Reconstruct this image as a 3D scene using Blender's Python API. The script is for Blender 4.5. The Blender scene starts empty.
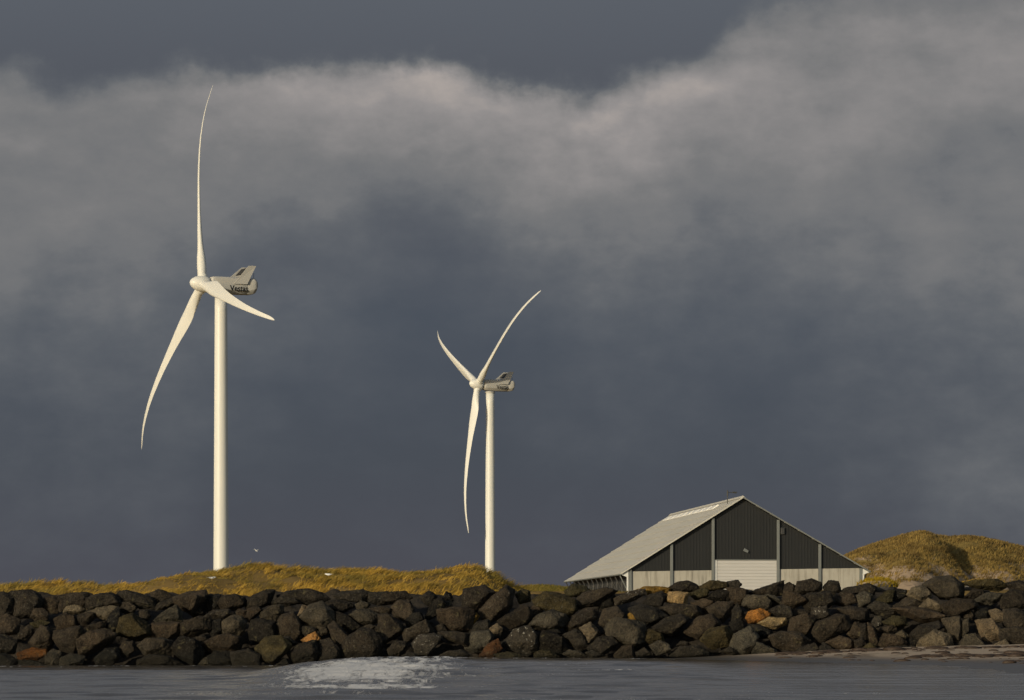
import bpy, bmesh, math, random
import numpy as np
from mathutils import Vector, noise

random.seed(7); rng = np.random.default_rng(7)
R = math.radians
scene = bpy.context.scene
col = scene.collection

# ------------------------------------------------------------------ camera
F = 4000.0            # focal length in pixels at 1024 wide
CAMZ = 1.3
HOR = 632.0           # horizon row
cam_d = bpy.data.cameras.new("camera"); cam = bpy.data.objects.new("camera", cam_d)
col.objects.link(cam)
cam.location = (0, 0, CAMZ); cam.rotation_euler = (R(90), 0, 0)
cam_d.sensor_width = 36.0; cam_d.lens = F*36/1024
cam_d.shift_y = (HOR-350)/1024
cam_d.clip_start = 0.5; cam_d.clip_end = 30000
scene.camera = cam

def at(px, py, D):
    """point seen at pixel (px,py) of the photograph, D metres out"""
    return Vector(((px-512)*D/F, D, (HOR-py)*D/F+CAMZ))

# ------------------------------------------------------------------ helpers
def tag(o, label=None, cat=None, group=None, kind=None):
    if label: o['label'] = label
    if cat: o['category'] = cat
    if group: o['group'] = group
    if kind: o['kind'] = kind
    return o

def empty(name, loc, rz=0):
    o = bpy.data.objects.new(name, None); col.objects.link(o)
    o.location = loc; o.rotation_euler = (0, 0, rz); o.empty_display_size = .5
    return o

def link_mesh(name, me, mat=None, parent=None, smooth=False):
    o = bpy.data.objects.new(name, me); col.objects.link(o)
    if mat: me.materials.append(mat)
    if parent: o.parent = parent
    if smooth: me.polygons.foreach_set('use_smooth', [True]*len(me.polygons))
    return o

class MB:
    def __init__(self): self.v = []; self.f = []
    def add(self, vs, fs):
        n = len(self.v); self.v += [tuple(p) for p in vs]; self.f += [tuple(i+n for i in f) for f in fs]
    def box(self, x0, x1, y0, y1, z0, z1):
        self.add([(x0,y0,z0),(x1,y0,z0),(x1,y1,z0),(x0,y1,z0),(x0,y0,z1),(x1,y0,z1),(x1,y1,z1),(x0,y1,z1)],
                 [(0,3,2,1),(4,5,6,7),(0,1,5,4),(1,2,6,5),(2,3,7,6),(3,0,4,7)])
    def prism(self, poly, off):
        """closed prism from a polygon (3-D points) swept by off"""
        n = len(poly); p = [Vector(q) for q in poly]; off = Vector(off)
        self.add(p + [q+off for q in p],
                 [tuple(range(n))[::-1], tuple(range(n, 2*n))] + [(i, (i+1) % n, n+(i+1) % n, n+i) for i in range(n)])
    def loft(self, rings, caps=True):
        n = len(rings[0]); vs = [p for r in rings for p in r]; fs = []
        for k in range(len(rings)-1):
            for i in range(n):
                j = (i+1) % n
                fs.append((k*n+i, k*n+j, (k+1)*n+j, (k+1)*n+i))
        if caps:
            fs.append(tuple(range(n))[::-1]); fs.append(tuple(range((len(rings)-1)*n, len(rings)*n)))
        self.add(vs, fs)
    def tube(self, a, b, ra, rb=None, n=10):
        a = Vector(a); b = Vector(b); rb = ra if rb is None else rb
        d = (b-a).normalized(); e = d.orthogonal().normalized(); g = d.cross(e)
        self.loft([[p + (e*math.cos(t)+g*math.sin(t))*r for t in [2*math.pi*i/n for i in range(n)]] for p, r in ((a, ra), (b, rb))])
    def build(self, name, mat, parent=None, smooth=False, bevel=0, angle=None):
        me = bpy.data.meshes.new(name); me.from_pydata(self.v, [], self.f); me.update()
        bm = bmesh.new(); bm.from_mesh(me)
        bmesh.ops.recalc_face_normals(bm, faces=bm.faces)
        if bevel:
            bmesh.ops.bevel(bm, geom=[e for e in bm.edges if e.is_manifold and e.calc_face_angle(0) > .5], offset=bevel, segments=2, affect='EDGES', profile=.5, clamp_overlap=True)
        if angle is not None:
            for f in bm.faces: f.smooth = True
            for e in bm.edges:
                if e.is_manifold and e.calc_face_angle(0) > angle: e.smooth = False
        bm.to_mesh(me); bm.free()
        return link_mesh(name, me, mat, parent, smooth)

def grid_mesh(name, X, Y, Z, mat, smooth=True):
    ny, nx = X.shape
    v = np.stack([X, Y, Z], -1).reshape(-1, 3)
    idx = np.arange(nx*ny).reshape(ny, nx)
    q = np.stack([idx[:-1,:-1], idx[:-1,1:], idx[1:,1:], idx[1:,:-1]], -1).reshape(-1, 4)
    me = raw_mesh(name, v, q)
    return link_mesh(name, me, mat, None, smooth)

def raw_mesh(name, v, q):
    me = bpy.data.meshes.new(name)
    me.vertices.add(len(v)); me.vertices.foreach_set('co', np.ascontiguousarray(v, dtype=np.float32).ravel())
    k = q.shape[1]
    me.loops.add(q.size); me.loops.foreach_set('vertex_index', q.astype(np.int32).ravel())
    me.polygons.add(len(q)); me.polygons.foreach_set('loop_start', np.arange(0, q.size, k, dtype=np.int32))
    me.update(calc_edges=True); me.validate()
    return me

# cheap numpy value noise -------------------------------------------------
_P = rng.random((256, 256))
def vnoise(x, y):
    xi = np.floor(x).astype(int); yi = np.floor(y).astype(int); fx = x-xi; fy = y-yi
    fx = fx*fx*(3-2*fx); fy = fy*fy*(3-2*fy)
    a = _P[xi % 256, yi % 256]; b = _P[(xi+1) % 256, yi % 256]; c = _P[xi % 256, (yi+1) % 256]; d = _P[(xi+1) % 256, (yi+1) % 256]
    return (a*(1-fx)+b*fx)*(1-fy)+(c*(1-fx)+d*fx)*fy - .5
def fbm(x, y, o=4):
    s = 0; a = 1.0
    for k in range(o):
        s = s + a*vnoise(x*2**k+17.3*k, y*2**k+5.1*k); a *= .5
    return s
def sstep(a, b, x):
    t = np.clip((x-a)/(b-a), 0, 1); return t*t*(3-2*t)

# ------------------------------------------------------------------ node helpers
def mat_new(name, rough=.6, spec=.3, metallic=0):
    m = bpy.data.materials.new(name); m.use_nodes = True
    nt = m.node_tree; b = nt.nodes['Principled BSDF']
    b.inputs['Roughness'].default_value = rough; b.inputs['Specular IOR Level'].default_value = spec
    b.inputs['Metallic'].default_value = metallic
    return m, nt, b
def N(nt, t, **kw):
    n = nt.nodes.new(t)
    for k, v in kw.items():
        if k in n.inputs: n.inputs[k].default_value = v
        else: setattr(n, k, v)
    return n
def sock(nt, s, v):
    if hasattr(v, 'is_output'): nt.links.new(v, s)
    else: s.default_value = v
def M(nt, op, a, b=0.0, c=0.0, clamp=False):
    n = nt.nodes.new('ShaderNodeMath'); n.operation = op; n.use_clamp = clamp
    sock(nt, n.inputs[0], a); sock(nt, n.inputs[1], b); sock(nt, n.inputs[2], c)
    return n.outputs[0]
def MIX(nt, f, a, b, blend='MIX'):
    n = nt.nodes.new('ShaderNodeMix'); n.data_type = 'RGBA'; n.blend_type = blend
    sock(nt, n.inputs[0], f)
    for s, v in ((n.inputs[6], a), (n.inputs[7], b)):
        if isinstance(v, tuple) and len(v) == 3: v = v+(1,)
        sock(nt, s, v)
    return n.outputs[2]
def RAMP(nt, f, pts, interp='LINEAR'):
    n = nt.nodes.new('ShaderNodeValToRGB'); cr = n.color_ramp; cr.interpolation = interp
    while len(cr.elements) < len(pts): cr.elements.new(.5)
    for e, (p, c) in zip(cr.elements, pts):
        e.position = p; e.color = (c, c, c, 1) if not isinstance(c, tuple) else c+(1,)
    sock(nt, n.inputs[0], f); return n.outputs[0]
def NOISE(nt, vec, scale, detail=4, rough=.55, dist=0.0):
    n = N(nt, 'ShaderNodeTexNoise'); n.inputs['Scale'].default_value = scale; n.inputs['Detail'].default_value = detail
    n.inputs['Roughness'].default_value = rough; n.inputs['Distortion'].default_value = dist
    if vec is not None: nt.links.new(vec, n.inputs['Vector'])
    return n.outputs['Fac']
def COORD(nt, kind='Object', scale=None, loc=None):
    t = nt.nodes.new('ShaderNodeTexCoord').outputs[kind]
    if scale or loc:
        m = nt.nodes.new('ShaderNodeMapping'); nt.links.new(t, m.inputs['Vector'])
        if scale: m.inputs['Scale'].default_value = scale
        if loc: m.inputs['Location'].default_value = loc
        return m.outputs[0]
    return t
def BUMP(nt, b, h, strength=.5, dist=.05):
    n = nt.nodes.new('ShaderNodeBump'); n.inputs['Strength'].default_value = strength; n.inputs['Distance'].default_value = dist
    nt.links.new(h, n.inputs['Height']); nt.links.new(n.outputs[0], b.inputs['Normal'])
def lin(r, g, b):
    f = lambda c: (c/255/12.92 if c <= 10 else ((c/255+.055)/1.055)**2.4)
    return (f(r), f(g), f(b))

# ------------------------------------------------------------------ light
SUN_B, SUN_E = R(50.5), R(12.5)
sdir = Vector((-math.cos(SUN_B)*math.cos(SUN_E), -math.sin(SUN_B)*math.cos(SUN_E), math.sin(SUN_E)))
sl = bpy.data.lights.new("sun", 'SUN'); so = bpy.data.objects.new("sun", sl); col.objects.link(so)
sl.energy = 3.1; sl.angle = R(.5); sl.color = (1, .87, .62)
so.rotation_euler = sdir.to_track_quat('Z', 'Y').to_euler(); so.location = sdir*60

# ------------------------------------------------------------------ sky
w = bpy.data.worlds.new("World"); scene.world = w; w.use_nodes = True
nt = w.node_tree; bg = nt.nodes['Background']; bg.inputs['Strength'].default_value = .1
sky = N(nt, 'ShaderNodeTexSky'); sky.sky_type = 'NISHITA'; sky.sun_disc = False
sky.sun_elevation = SUN_E; sky.sun_rotation = math.atan2(sdir.x, sdir.y) % (2*math.pi)
g = nt.nodes.new('ShaderNodeTexCoord').outputs['Generated']
sp = nt.nodes.new('ShaderNodeSeparateXYZ'); nt.links.new(g, sp.inputs[0])
az = M(nt, 'ARCTAN2', sp.outputs[0], sp.outputs[1]); el = M(nt, 'ARCSINE', sp.outputs[2])
# sky angles in units of 1/4000 rad; azimuth counted from 512 units left of north, height counted down from 632 units up
U0 = M(nt, 'MULTIPLY_ADD', az, F, 512.0); V0 = M(nt, 'MULTIPLY_ADD', el, -F, HOR)
def warp(scale, amp, seed, detail=3, sx=1.0):
    cv = nt.nodes.new('ShaderNodeCombineXYZ')
    nt.links.new(M(nt, 'MULTIPLY', U0, scale*sx), cv.inputs[0]); nt.links.new(M(nt, 'MULTIPLY', V0, scale), cv.inputs[1]); cv.inputs[2].default_value = seed
    return M(nt, 'MULTIPLY', M(nt, 'SUBTRACT', NOISE(nt, cv.outputs[0], 1.0, detail, .58), .5), amp)
UN = M(nt, 'DIVIDE', M(nt, 'ADD', U0, warp(1/170, 190, 3.3, 4)), 1024.0)
V = M(nt, 'ADD', V0, M(nt, 'ADD', warp(1/110, 80, 9.1, 7, .75), warp(1/38, 34, 31.0, 7)))
def prof(pts, k=1.0):
    return M(nt, 'MULTIPLY', RAMP(nt, UN, pts, 'B_SPLINE'), k)
# upper rim of the cloud bank (height by azimuth), its flat grey body and its sunlit top
edge = prof([(0,.84),(.04,.76),(.07,.99),(.12,.82),(.18,.62),(.25,.66),(.32,.78),(.39,.62),(.46,.84),(.52,.92),(.60,1.0),(.65,.95),(.69,.5),(.75,.24),(.82,.04),(.9,0.0),(1,0.0)], 105.0)
t = M(nt, 'SUBTRACT', V, edge)
rim = N(nt, 'ShaderNodeMapRange', interpolation_type='SMOOTHSTEP'); rim.inputs['From Min'].default_value = -1.0; rim.inputs['From Max'].default_value = 1.0
nt.links.new(M(nt, 'DIVIDE', t, prof([(0,.55),(.2,.42),(.3,.34),(.5,.36),(.62,.45),(.72,.75),(.85,1.0),(1,1.0)], 62.0)), rim.inputs['Value'])
tp = M(nt, 'MAXIMUM', t, 0.0)
Lb = prof([(0,.66),(.16,.66),(.24,.60),(.32,.42),(.40,.34),(.46,.34),(.56,.38),(.66,.46),(.78,.54),(.9,.80),(1,1.05)], 450.0)
body = M(nt, 'EXPONENT', M(nt, 'MULTIPLY', M(nt, 'POWER', M(nt, 'DIVIDE', tp, Lb), 2.1), -1.0))
top = M(nt, 'EXPONENT', M(nt, 'MULTIPLY', M(nt, 'POWER', M(nt, 'DIVIDE', tp, 75.0), 1.3), -1.0))
At = prof([(0,.10),(.15,.14),(.3,.30),(.4,.52),(.5,.52),(.6,.62),(.68,.55),(.78,.36),(.9,.2),(1,.15)])
Ab = prof([(0,.42),(.2,.50),(.4,.48),(.6,.54),(.8,.56),(1,.50)])
D = M(nt, 'MULTIPLY', rim.outputs[0], M(nt, 'MULTIPLY_ADD', top, At, M(nt, 'MULTIPLY', body, Ab)))
UW = M(nt, 'MULTIPLY', UN, 1024.0)
for u_, v_, su_, sv_, a_ in ((985,490,150,70,.13),(560,420,120,50,.07),(800,430,110,40,.05),(150,430,150,60,.04)):
    du = M(nt, 'DIVIDE', M(nt, 'SUBTRACT', UW, float(u_)), float(su_)); dv = M(nt, 'DIVIDE', M(nt, 'SUBTRACT', V, float(v_)), float(sv_))
    D = M(nt, 'ADD', D, M(nt, 'MULTIPLY', M(nt, 'EXPONENT', M(nt, 'MULTIPLY', M(nt, 'MULTIPLY_ADD', du, du, M(nt, 'MULTIPLY', dv, dv)), -1.0)), a_))
mott = M(nt, 'ADD', M(nt, 'ADD', warp(1/80, 1.0, 5.5, 6, .62), warp(1/210, .85, 15.5, 5, .6)), warp(1/28, .22, 45.5, 4, .65))
D = M(nt, 'ADD', D, M(nt, 'MULTIPLY', mott, M(nt, 'MULTIPLY_ADD', D, .75, .26)), clamp=True)
D = M(nt, 'ADD', D, .0, clamp=True)
base = RAMP(nt, M(nt, 'DIVIDE', V0, 640.0), [(0,lin(91,96,104)),(.12,lin(85,89,97)),(.3,lin(84,88,96)),(.5,lin(73,80,90)),(.72,lin(73,78,86)),(.9,lin(76,77,85)),(1,lin(79,79,86))])
ccol = RAMP(nt, D, [(0,lin(86,91,99)),(.28,lin(104,107,111)),(.5,lin(121,121,122)),(.8,lin(148,144,143)),(1,lin(170,162,157))])
storm = MIX(nt, M(nt, 'MULTIPLY', D, 2.6, clamp=True), base, ccol)
st10 = nt.nodes.new('ShaderNodeVectorMath'); st10.operation = 'SCALE'; st10.inputs['Scale'].default_value = 10.0
nt.links.new(storm, st10.inputs[0])
mk = N(nt, 'ShaderNodeMapRange', interpolation_type='SMOOTHSTEP'); mk.inputs['From Min'].default_value = -.35; mk.inputs['From Max'].default_value = .35
nt.links.new(sp.outputs[1], mk.inputs['Value'])
nt.links.new(MIX(nt, mk.outputs[0], sky.outputs[0], st10.outputs[0]), bg.inputs['Color'])

# ------------------------------------------------------------------ terrain
CREST_PX = [(-60,588),(0,587),(25,585.5),(60,583),(100,581.5),(150,577),(200,568.5),(240,564.5),(300,566.5),(350,568.5),(400,567),(440,564),(460,563.5),(478,566),(492,574),(505,581),(518,589),(535,600)]
CY = 228.0
_cx = np.array([(p[0]-512)*CY/F for p in CREST_PX]); _cz = np.array([(HOR-p[1])*CY/F+CAMZ-.40 for p in CREST_PX])
def beach_y(x): return np.interp(x, [-60,4,8,11,14,19,30,60,400], [260,215,203,191,176,158,135,110,60])
def terrain(x, y):
    x = np.asarray(x, float); y = np.asarray(y, float)
    beach = np.clip((y-beach_y(x))*.012-.7*sstep(-5,-9,x), -1.8, .75)
    beach = np.where(y < 14, np.maximum(beach, .15-.08*y), beach)
    plat = 3.5 + .4*sstep(215, 300, y) + .25*fbm(x*.05, y*.05, 3)
    # grassy dune at the left, behind the boulders
    cz = np.interp(x, _cx, _cz)
    front = sstep(205.5, CY-3, y); back = 1-.75*sstep(CY+2, CY+26, y)
    humps = .95*fbm(x*.22, y*.34, 4)*sstep(206, 214, y)
    dune = 2.3 + (cz-2.3)*front**.8*back + humps*(.5+.5*sstep(CY, CY-8, y))
    k = sstep(1.2, -.8, x)*(1-sstep(CY+20, CY+60, y))
    bump = .75*np.exp(-((x-2.0)/3.6)**2)*np.exp(-((y-300)/22)**2)
    plat = plat + bump
    land = plat*(1-k) + dune*k
    t = sstep(205.5, 211.5, y)
    return beach*(1-t) + land*t

# -- materials of the ground
mg, nt, b = mat_new("ground_soil", .9, .1)
oc = COORD(nt); s3 = nt.nodes.new('ShaderNodeSeparateXYZ'); nt.links.new(oc, s3.inputs[0])
n1 = NOISE(nt, COORD(nt, 'Object', (1,.35,1)), .6, 6); n2 = NOISE(nt, oc, 9, 4)
soil = MIX(nt, n1, (.13,.085,.03), (.24,.16,.055))
sand = MIX(nt, n2, (.36,.28,.205), (.46,.37,.28))
wet = RAMP(nt, s3.outputs[2], [(.0,1.0),(.09,.8),(.22,.0)])
wet = M(nt, 'MULTIPLY', wet, 1.0)
weed = RAMP(nt, NOISE(nt, COORD(nt, 'Object', (.35,.10,1)), 1.0, 6, .65), [(.57,0.0),(.66,1.0)])
sand = MIX(nt, M(nt, 'MULTIPLY', weed, .75), sand, (.05,.035,.025))
sand = MIX(nt, wet, sand, (.075,.068,.062))
issand = RAMP(nt, M(nt, 'DIVIDE', s3.outputs[2], 3.0), [(.28,1.0),(.4,0.0)])
nt.links.new(MIX(nt, issand, soil, sand), b.inputs['Base Color'])
nt.links.new(M(nt, 'SUBTRACT', .9, M(nt, 'MULTIPLY', wet, .6)), b.inputs['Roughness'])
BUMP(nt, b, n2, .5, .03)

xs = np.concatenate([np.linspace(-6000,-70,14), np.arange(-60,62,.5), np.linspace(70,6000,14)])
ys = np.concatenate([np.linspace(-200,10,8), np.linspace(14,100,12), np.arange(104,195,2.0), np.arange(195,262,.5), np.arange(264,360,3.0), np.linspace(380,9000,24)])
X, Y = np.meshgrid(xs, ys)
ground = grid_mesh("ground", X, Y, terrain(X, Y), mg); tag(ground, kind='structure')

# -- water
mw, nt, b = mat_new("sea_water", .12, .5)
b.inputs['IOR'].default_value = 1.33
oc = COORD(nt); s3 = nt.nodes.new('ShaderNodeSeparateXYZ'); nt.links.new(oc, s3.inputs[0])
b.inputs['Base Color'].default_value = (.03,.032,.03,1)
fa = nt.nodes.new('ShaderNodeAttribute'); fa.attribute_name = 'foam'
fn = NOISE(nt, COORD(nt, 'Object', (1.6,.22,1)), 1.0, 9, .78, .8)
fm = M(nt, 'ADD', fa.outputs['Fac'], M(nt, 'MULTIPLY', M(nt, 'SUBTRACT', fn, .5), 2.6))
fmask = RAMP(nt, fm, [(.40,0.0),(.75,1.0)])
nt.links.new(MIX(nt, fmask, (.085,.074,.062), (.72,.70,.68)), b.inputs['Base Color'])
nt.links.new(M(nt, 'MULTIPLY_ADD', fmask, .6, .13), b.inputs['Roughness'])
BUMP(nt, b, NOISE(nt, COORD(nt, 'Object', (1.2,.35,1)), 2.0, 6, .65), .9, .05)
xs = np.concatenate([np.linspace(-5000,-50,10), np.arange(-40,42,.22), np.linspace(50,5000,10)])
ys = np.concatenate([np.linspace(-400,40,8), np.arange(46,70,1.0), np.arange(70,212,.4)])
X, Y = np.meshgrid(xs, ys)
Z = np.zeros_like(X)
for lam, amp, ang, ph in ((7.5,.065,.10,0),(4.6,.055,-.16,1.2),(3.1,.045,.28,2.1),(2.0,.032,-.3,.3),(1.3,.022,.12,4.)):
    kx = math.sin(ang)*2*math.pi/lam; ky = math.cos(ang)*2*math.pi/lam
    wv = np.sin(kx*X+ky*Y+ph+3*fbm(X*.05+lam, Y*.09, 2)+1.5*fbm(X*.2, Y*.2+lam, 2))
    Z += amp*(1-np.abs(wv)*.6+.5*wv)*.8*(.6+1.0*np.clip(fbm(X*.07+lam, Y*.05, 2)+.4, 0, 1))
calm = sstep(4, 10, X)*.7
Z *= (1-calm)*sstep(40, 60, Y)*(.55+.45*sstep(200, 150, Y)); Z -= Z[(Y > 100) & (Y < 200)].mean()
PXg = 512+F*X/np.maximum(Y, 1); PYg = HOR+F*CAMZ/np.maximum(Y, 1)
# broken wave running up to the boulders: a low mound of foam
mound = np.exp(-(((X+4.9)/3.1)**4))*np.exp(-(((Y-158)/46)**4))*sstep(208,190,Y)
left_lobe = np.exp(-(((X+6.2)/2.2)**2))*np.exp(-(((Y-146)/13)**2))
foam = .56*mound+.45*left_lobe + .30*np.exp(-((Y-196)/7)**2)*(X < 8)
for (x0, y0, sx, sy, a) in ((2.2,157,1.8,2.2,.45),(3.5,146,1.5,1.8,.55),(1.0,138,2.8,2.0,.3),(-1.5,150,2.5,2.2,.3),(-14,150,3,3,.15),(-4,118,4,4,.5),(-7,104,5,3,.4),(4,96,6,3,.3),(-2,88,5,3,.35),(9,112,4,2,.25)):
    foam = foam + a*np.exp(-((X-x0)/sx)**2-((Y-y0)/sy)**2)
Z += (.10+.12*fbm(X*.9,Y*.35,4)+.06*fbm(X*3,Y*1.2,3))*np.minimum(mound,1)*sstep(130,165,Y)
Z += -.38 + .38*sstep(-10.8,-7.6,X+.6*fbm(Y*.08,X*.2,3))*sstep(118,166,Y)
water = grid_mesh("water", X, Y, Z, mw); tag(water, kind='structure')
at_ = water.data.attributes.new('foam', 'FLOAT', 'POINT'); at_.data.foreach_set('value', foam.astype(np.float32).ravel())

# ------------------------------------------------------------------ far dune hill at the right
mh, nt, b = mat_new("hill_grass_and_sand", .95, .05)
oc = COORD(nt); s3 = nt.nodes.new('ShaderNodeSeparateXYZ'); nt.links.new(oc, s3.inputs[0])
n1 = NOISE(nt, COORD(nt, 'Object', (1,.5,2.0)), .28, 7, .68); n2 = NOISE(nt, oc, .9, 6, .65)
gr = MIX(nt, n2, (.12,.085,.026), (.34,.24,.08))
sandm = M(nt, 'ADD', RAMP(nt, M(nt, 'DIVIDE', s3.outputs[2], 20.0), [(.48,.34),(.56,.12),(.64,-.2)]), M(nt, 'SUBTRACT', n1, .5))
sandm = RAMP(nt, sandm, [(.14,0.0),(.24,1.0)])
nt.links.new(MIX(nt, sandm, gr, MIX(nt, n2, (.24,.17,.11), (.50,.38,.27))), b.inputs['Base Color'])
BUMP(nt, b, n2, 1.0, .6)
HY = 600.0
hp = [(780,606),(815,575),(835,560),(850,552),(870,543.5),(890,537.5),(908,532),(918,529.5),(926,528.5),(936,532),(950,534.5),(968,533.5),(985,535.5),(1000,538.5),(1024,545),(1060,552),(1120,558),(1250,575)]
_hx = np.array([(p[0]-512)*HY/F for p in hp]); _hz = np.array([(HOR-p[1])*HY/F+CAMZ-.5 for p in hp])
def hill(x, y):
    cz = np.interp(x, _hx, _hz)
    yy = y + 14*fbm(x*.03, y*.03, 3)
    s = np.where(yy < HY, sstep(535, HY+2, yy)**.9, 1-sstep(HY+5, HY+90, yy))
    n = 7.5*(fbm(x*.06+7, y*.045, 4)-.22)*sstep(538, 556, y)*sstep(HY+2, HY-22, y)
    m_ = sstep(556, 568, y)*sstep(HY+3, HY-5, y)
    n = n - 2.3*np.exp(-((x-(64.2+(HY-y)*.06))/2.6)**2)*m_ + .9*np.exp(-((x-(60.5-(HY-y)*.05))/2.2)**2)*m_*sstep(HY,HY-8,y) - .8*np.exp(-((x-75)/4)**2)*m_*sstep(HY,HY-12,y)
    return 3.2 + (cz-3.2)*s + n
X, Y = np.meshgrid(np.arange(38,125,.9), np.arange(532,700,1.2))
hill_o = grid_mesh("hill", X, Y, hill(X, Y), mh); tag(hill_o, kind='structure')

# ------------------------------------------------------------------ grass: many bent blades in one stuff object
def grass_mat(name, ca, cb, cc):
    m, nt, b = mat_new(name, .7, .15)
    oc = COORD(nt); a = nt.nodes.new('ShaderNodeAttribute'); a.attribute_name = 'tone'
    c = MIX(nt, a.outputs['Fac'], ca, cb)
    c = MIX(nt, RAMP(nt, NOISE(nt, oc, .35, 5, .6), [(.44,0.0),(.60,1.0)]), c, cc)
    c = MIX(nt, M(nt, 'MULTIPLY', RAMP(nt, NOISE(nt, COORD(nt, 'Object', (1,.6,1.5)), 1.1, 4, .6), [(.52,0.0),(.66,1.0)]), .6), c, tuple(q*.38 for q in cc))
    nt.links.new(c, b.inputs['Base Color'])
    tr = nt.nodes.new('ShaderNodeBsdfTranslucent'); nt.links.new(c, tr.inputs['Color'])
    ms = nt.nodes.new('ShaderNodeMixShader'); ms.inputs[0].default_value = .3
    out = nt.nodes['Material Output']
    nt.links.new(b.outputs[0], ms.inputs[1]); nt.links.new(tr.outputs[0], ms.inputs[2]); nt.links.new(ms.outputs[0], out.inputs['Surface'])
    return m
def blades(name, px, py, pz, length, width, lean, mat, wind=0.0):
    """px..: root positions; each blade = 3 segments leaning with the wind"""
    n = len(px); th = rng.random(n)*2*math.pi
    lx = np.cos(th)*lean*rng.random(n)+wind*(.6+.8*rng.random(n)); ly = np.sin(th)*lean*rng.random(n)
    fa = rng.random(n)*math.pi; wx = np.cos(fa)*width; wy = np.sin(fa)*width*.5
    L = length
    V = np.zeros((n, 7, 3))
    for k, (t, wk) in enumerate(((0,1.0),(.4,.9),(.75,.6))):
        c = np.stack([px+lx*L*t**1.7, py+ly*L*t**1.7, pz+L*t*(1-.28*t*np.abs(lx+1e-9)-.1*t)], -1)
        o = np.stack([wx*wk, wy*wk, np.zeros(n)], -1)
        V[:,2*k] = c-o; V[:,2*k+1] = c+o
    V[:,6] = np.stack([px+lx*L, py+ly*L, pz+L*(.9-.28*np.abs(lx))], -1)
    i = np.arange(n)[:,None]*7
    T = np.concatenate([i+np.array([[0,1,3]]), i+np.array([[0,3,2]]), i+np.array([[2,3,5]]), i+np.array([[2,5,4]]), i+np.array([[4,5,6]])])
    me = raw_mesh(name, V.reshape(-1, 3), T)
    o = link_mesh(name, me, mat)
    tone = np.repeat(np.clip(rng.random(n)*.7+.3*rng.random(n), 0, 1), 7)
    if len(me.vertices) == len(tone):
        q = me.attributes.new('tone', 'FLOAT', 'POINT'); q.data.foreach_set('value', tone.astype(np.float32))
    return o
m_grass = grass_mat("marram_grass", (.24,.145,.024), (.68,.44,.085), (.24,.18,.042))
m_grass2 = grass_mat("hill_marram", (.17,.115,.032), (.46,.32,.10), (.17,.115,.04))
m_green = grass_mat("short_turf", (.12,.10,.02), (.30,.21,.05), (.10,.095,.02))
# tufts on the left dune
nt_ = 7500
tx = rng.uniform(-36, 1.4, nt_); ty = rng.uniform(206.5, 236, nt_)
keep = (fbm(tx*.35, ty*.35, 3) > -.48) & (tx < np.interp(ty, [206,228,236], [-.3,1.0,1.4])); tx, ty = tx[keep], ty[keep]
per = 15
gx = np.repeat(tx, per)+rng.normal(0, .13, len(tx)*per); gy = np.repeat(ty, per)+rng.normal(0, .15, len(tx)*per)
gl = np.repeat(rng.uniform(.24,.46,len(tx))*(1+1.1*fbm(tx*.3+50, ty*.3, 3)), per)*rng.uniform(.6,1.15,len(gx)); gl = np.maximum(gl, .12)
gz = terrain(gx, gy)-.05
tag(blades("dune_grass", gx, gy, gz, gl, np.full(len(gx), .019), .55, m_grass, .85), kind='stuff')
# turf strip between dune and shed
tx = rng.uniform(-1, 9, 9000); ty = rng.uniform(262, 312, 9000)
tag(blades("turf_grass", tx, ty, terrain(tx, ty)-.03, rng.uniform(.15,.4,9000), np.full(9000,.03), .5, m_green, .25), kind='stuff')
# tufts on the hill
tx = rng.uniform(46, 112, 15000); ty = rng.uniform(540, 612, 15000)
keep = (fbm(tx*.15, ty*.15, 3) > -.42) & ((hill(tx, ty) > 10.2+6*fbm(tx*.30, ty*.16, 4)) | (ty > 566)); tx, ty = tx[keep], ty[keep]
gx = np.repeat(tx, 6)+rng.normal(0,.25,len(tx)*6); gy = np.repeat(ty, 6)+rng.normal(0,.25,len(tx)*6)
tag(blades("hill_grass", gx, gy, hill(gx, gy)-.05, rng.uniform(.35,.75,len(gx)), np.full(len(gx), .055), .7, m_grass2, .35), kind='stuff')

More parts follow.
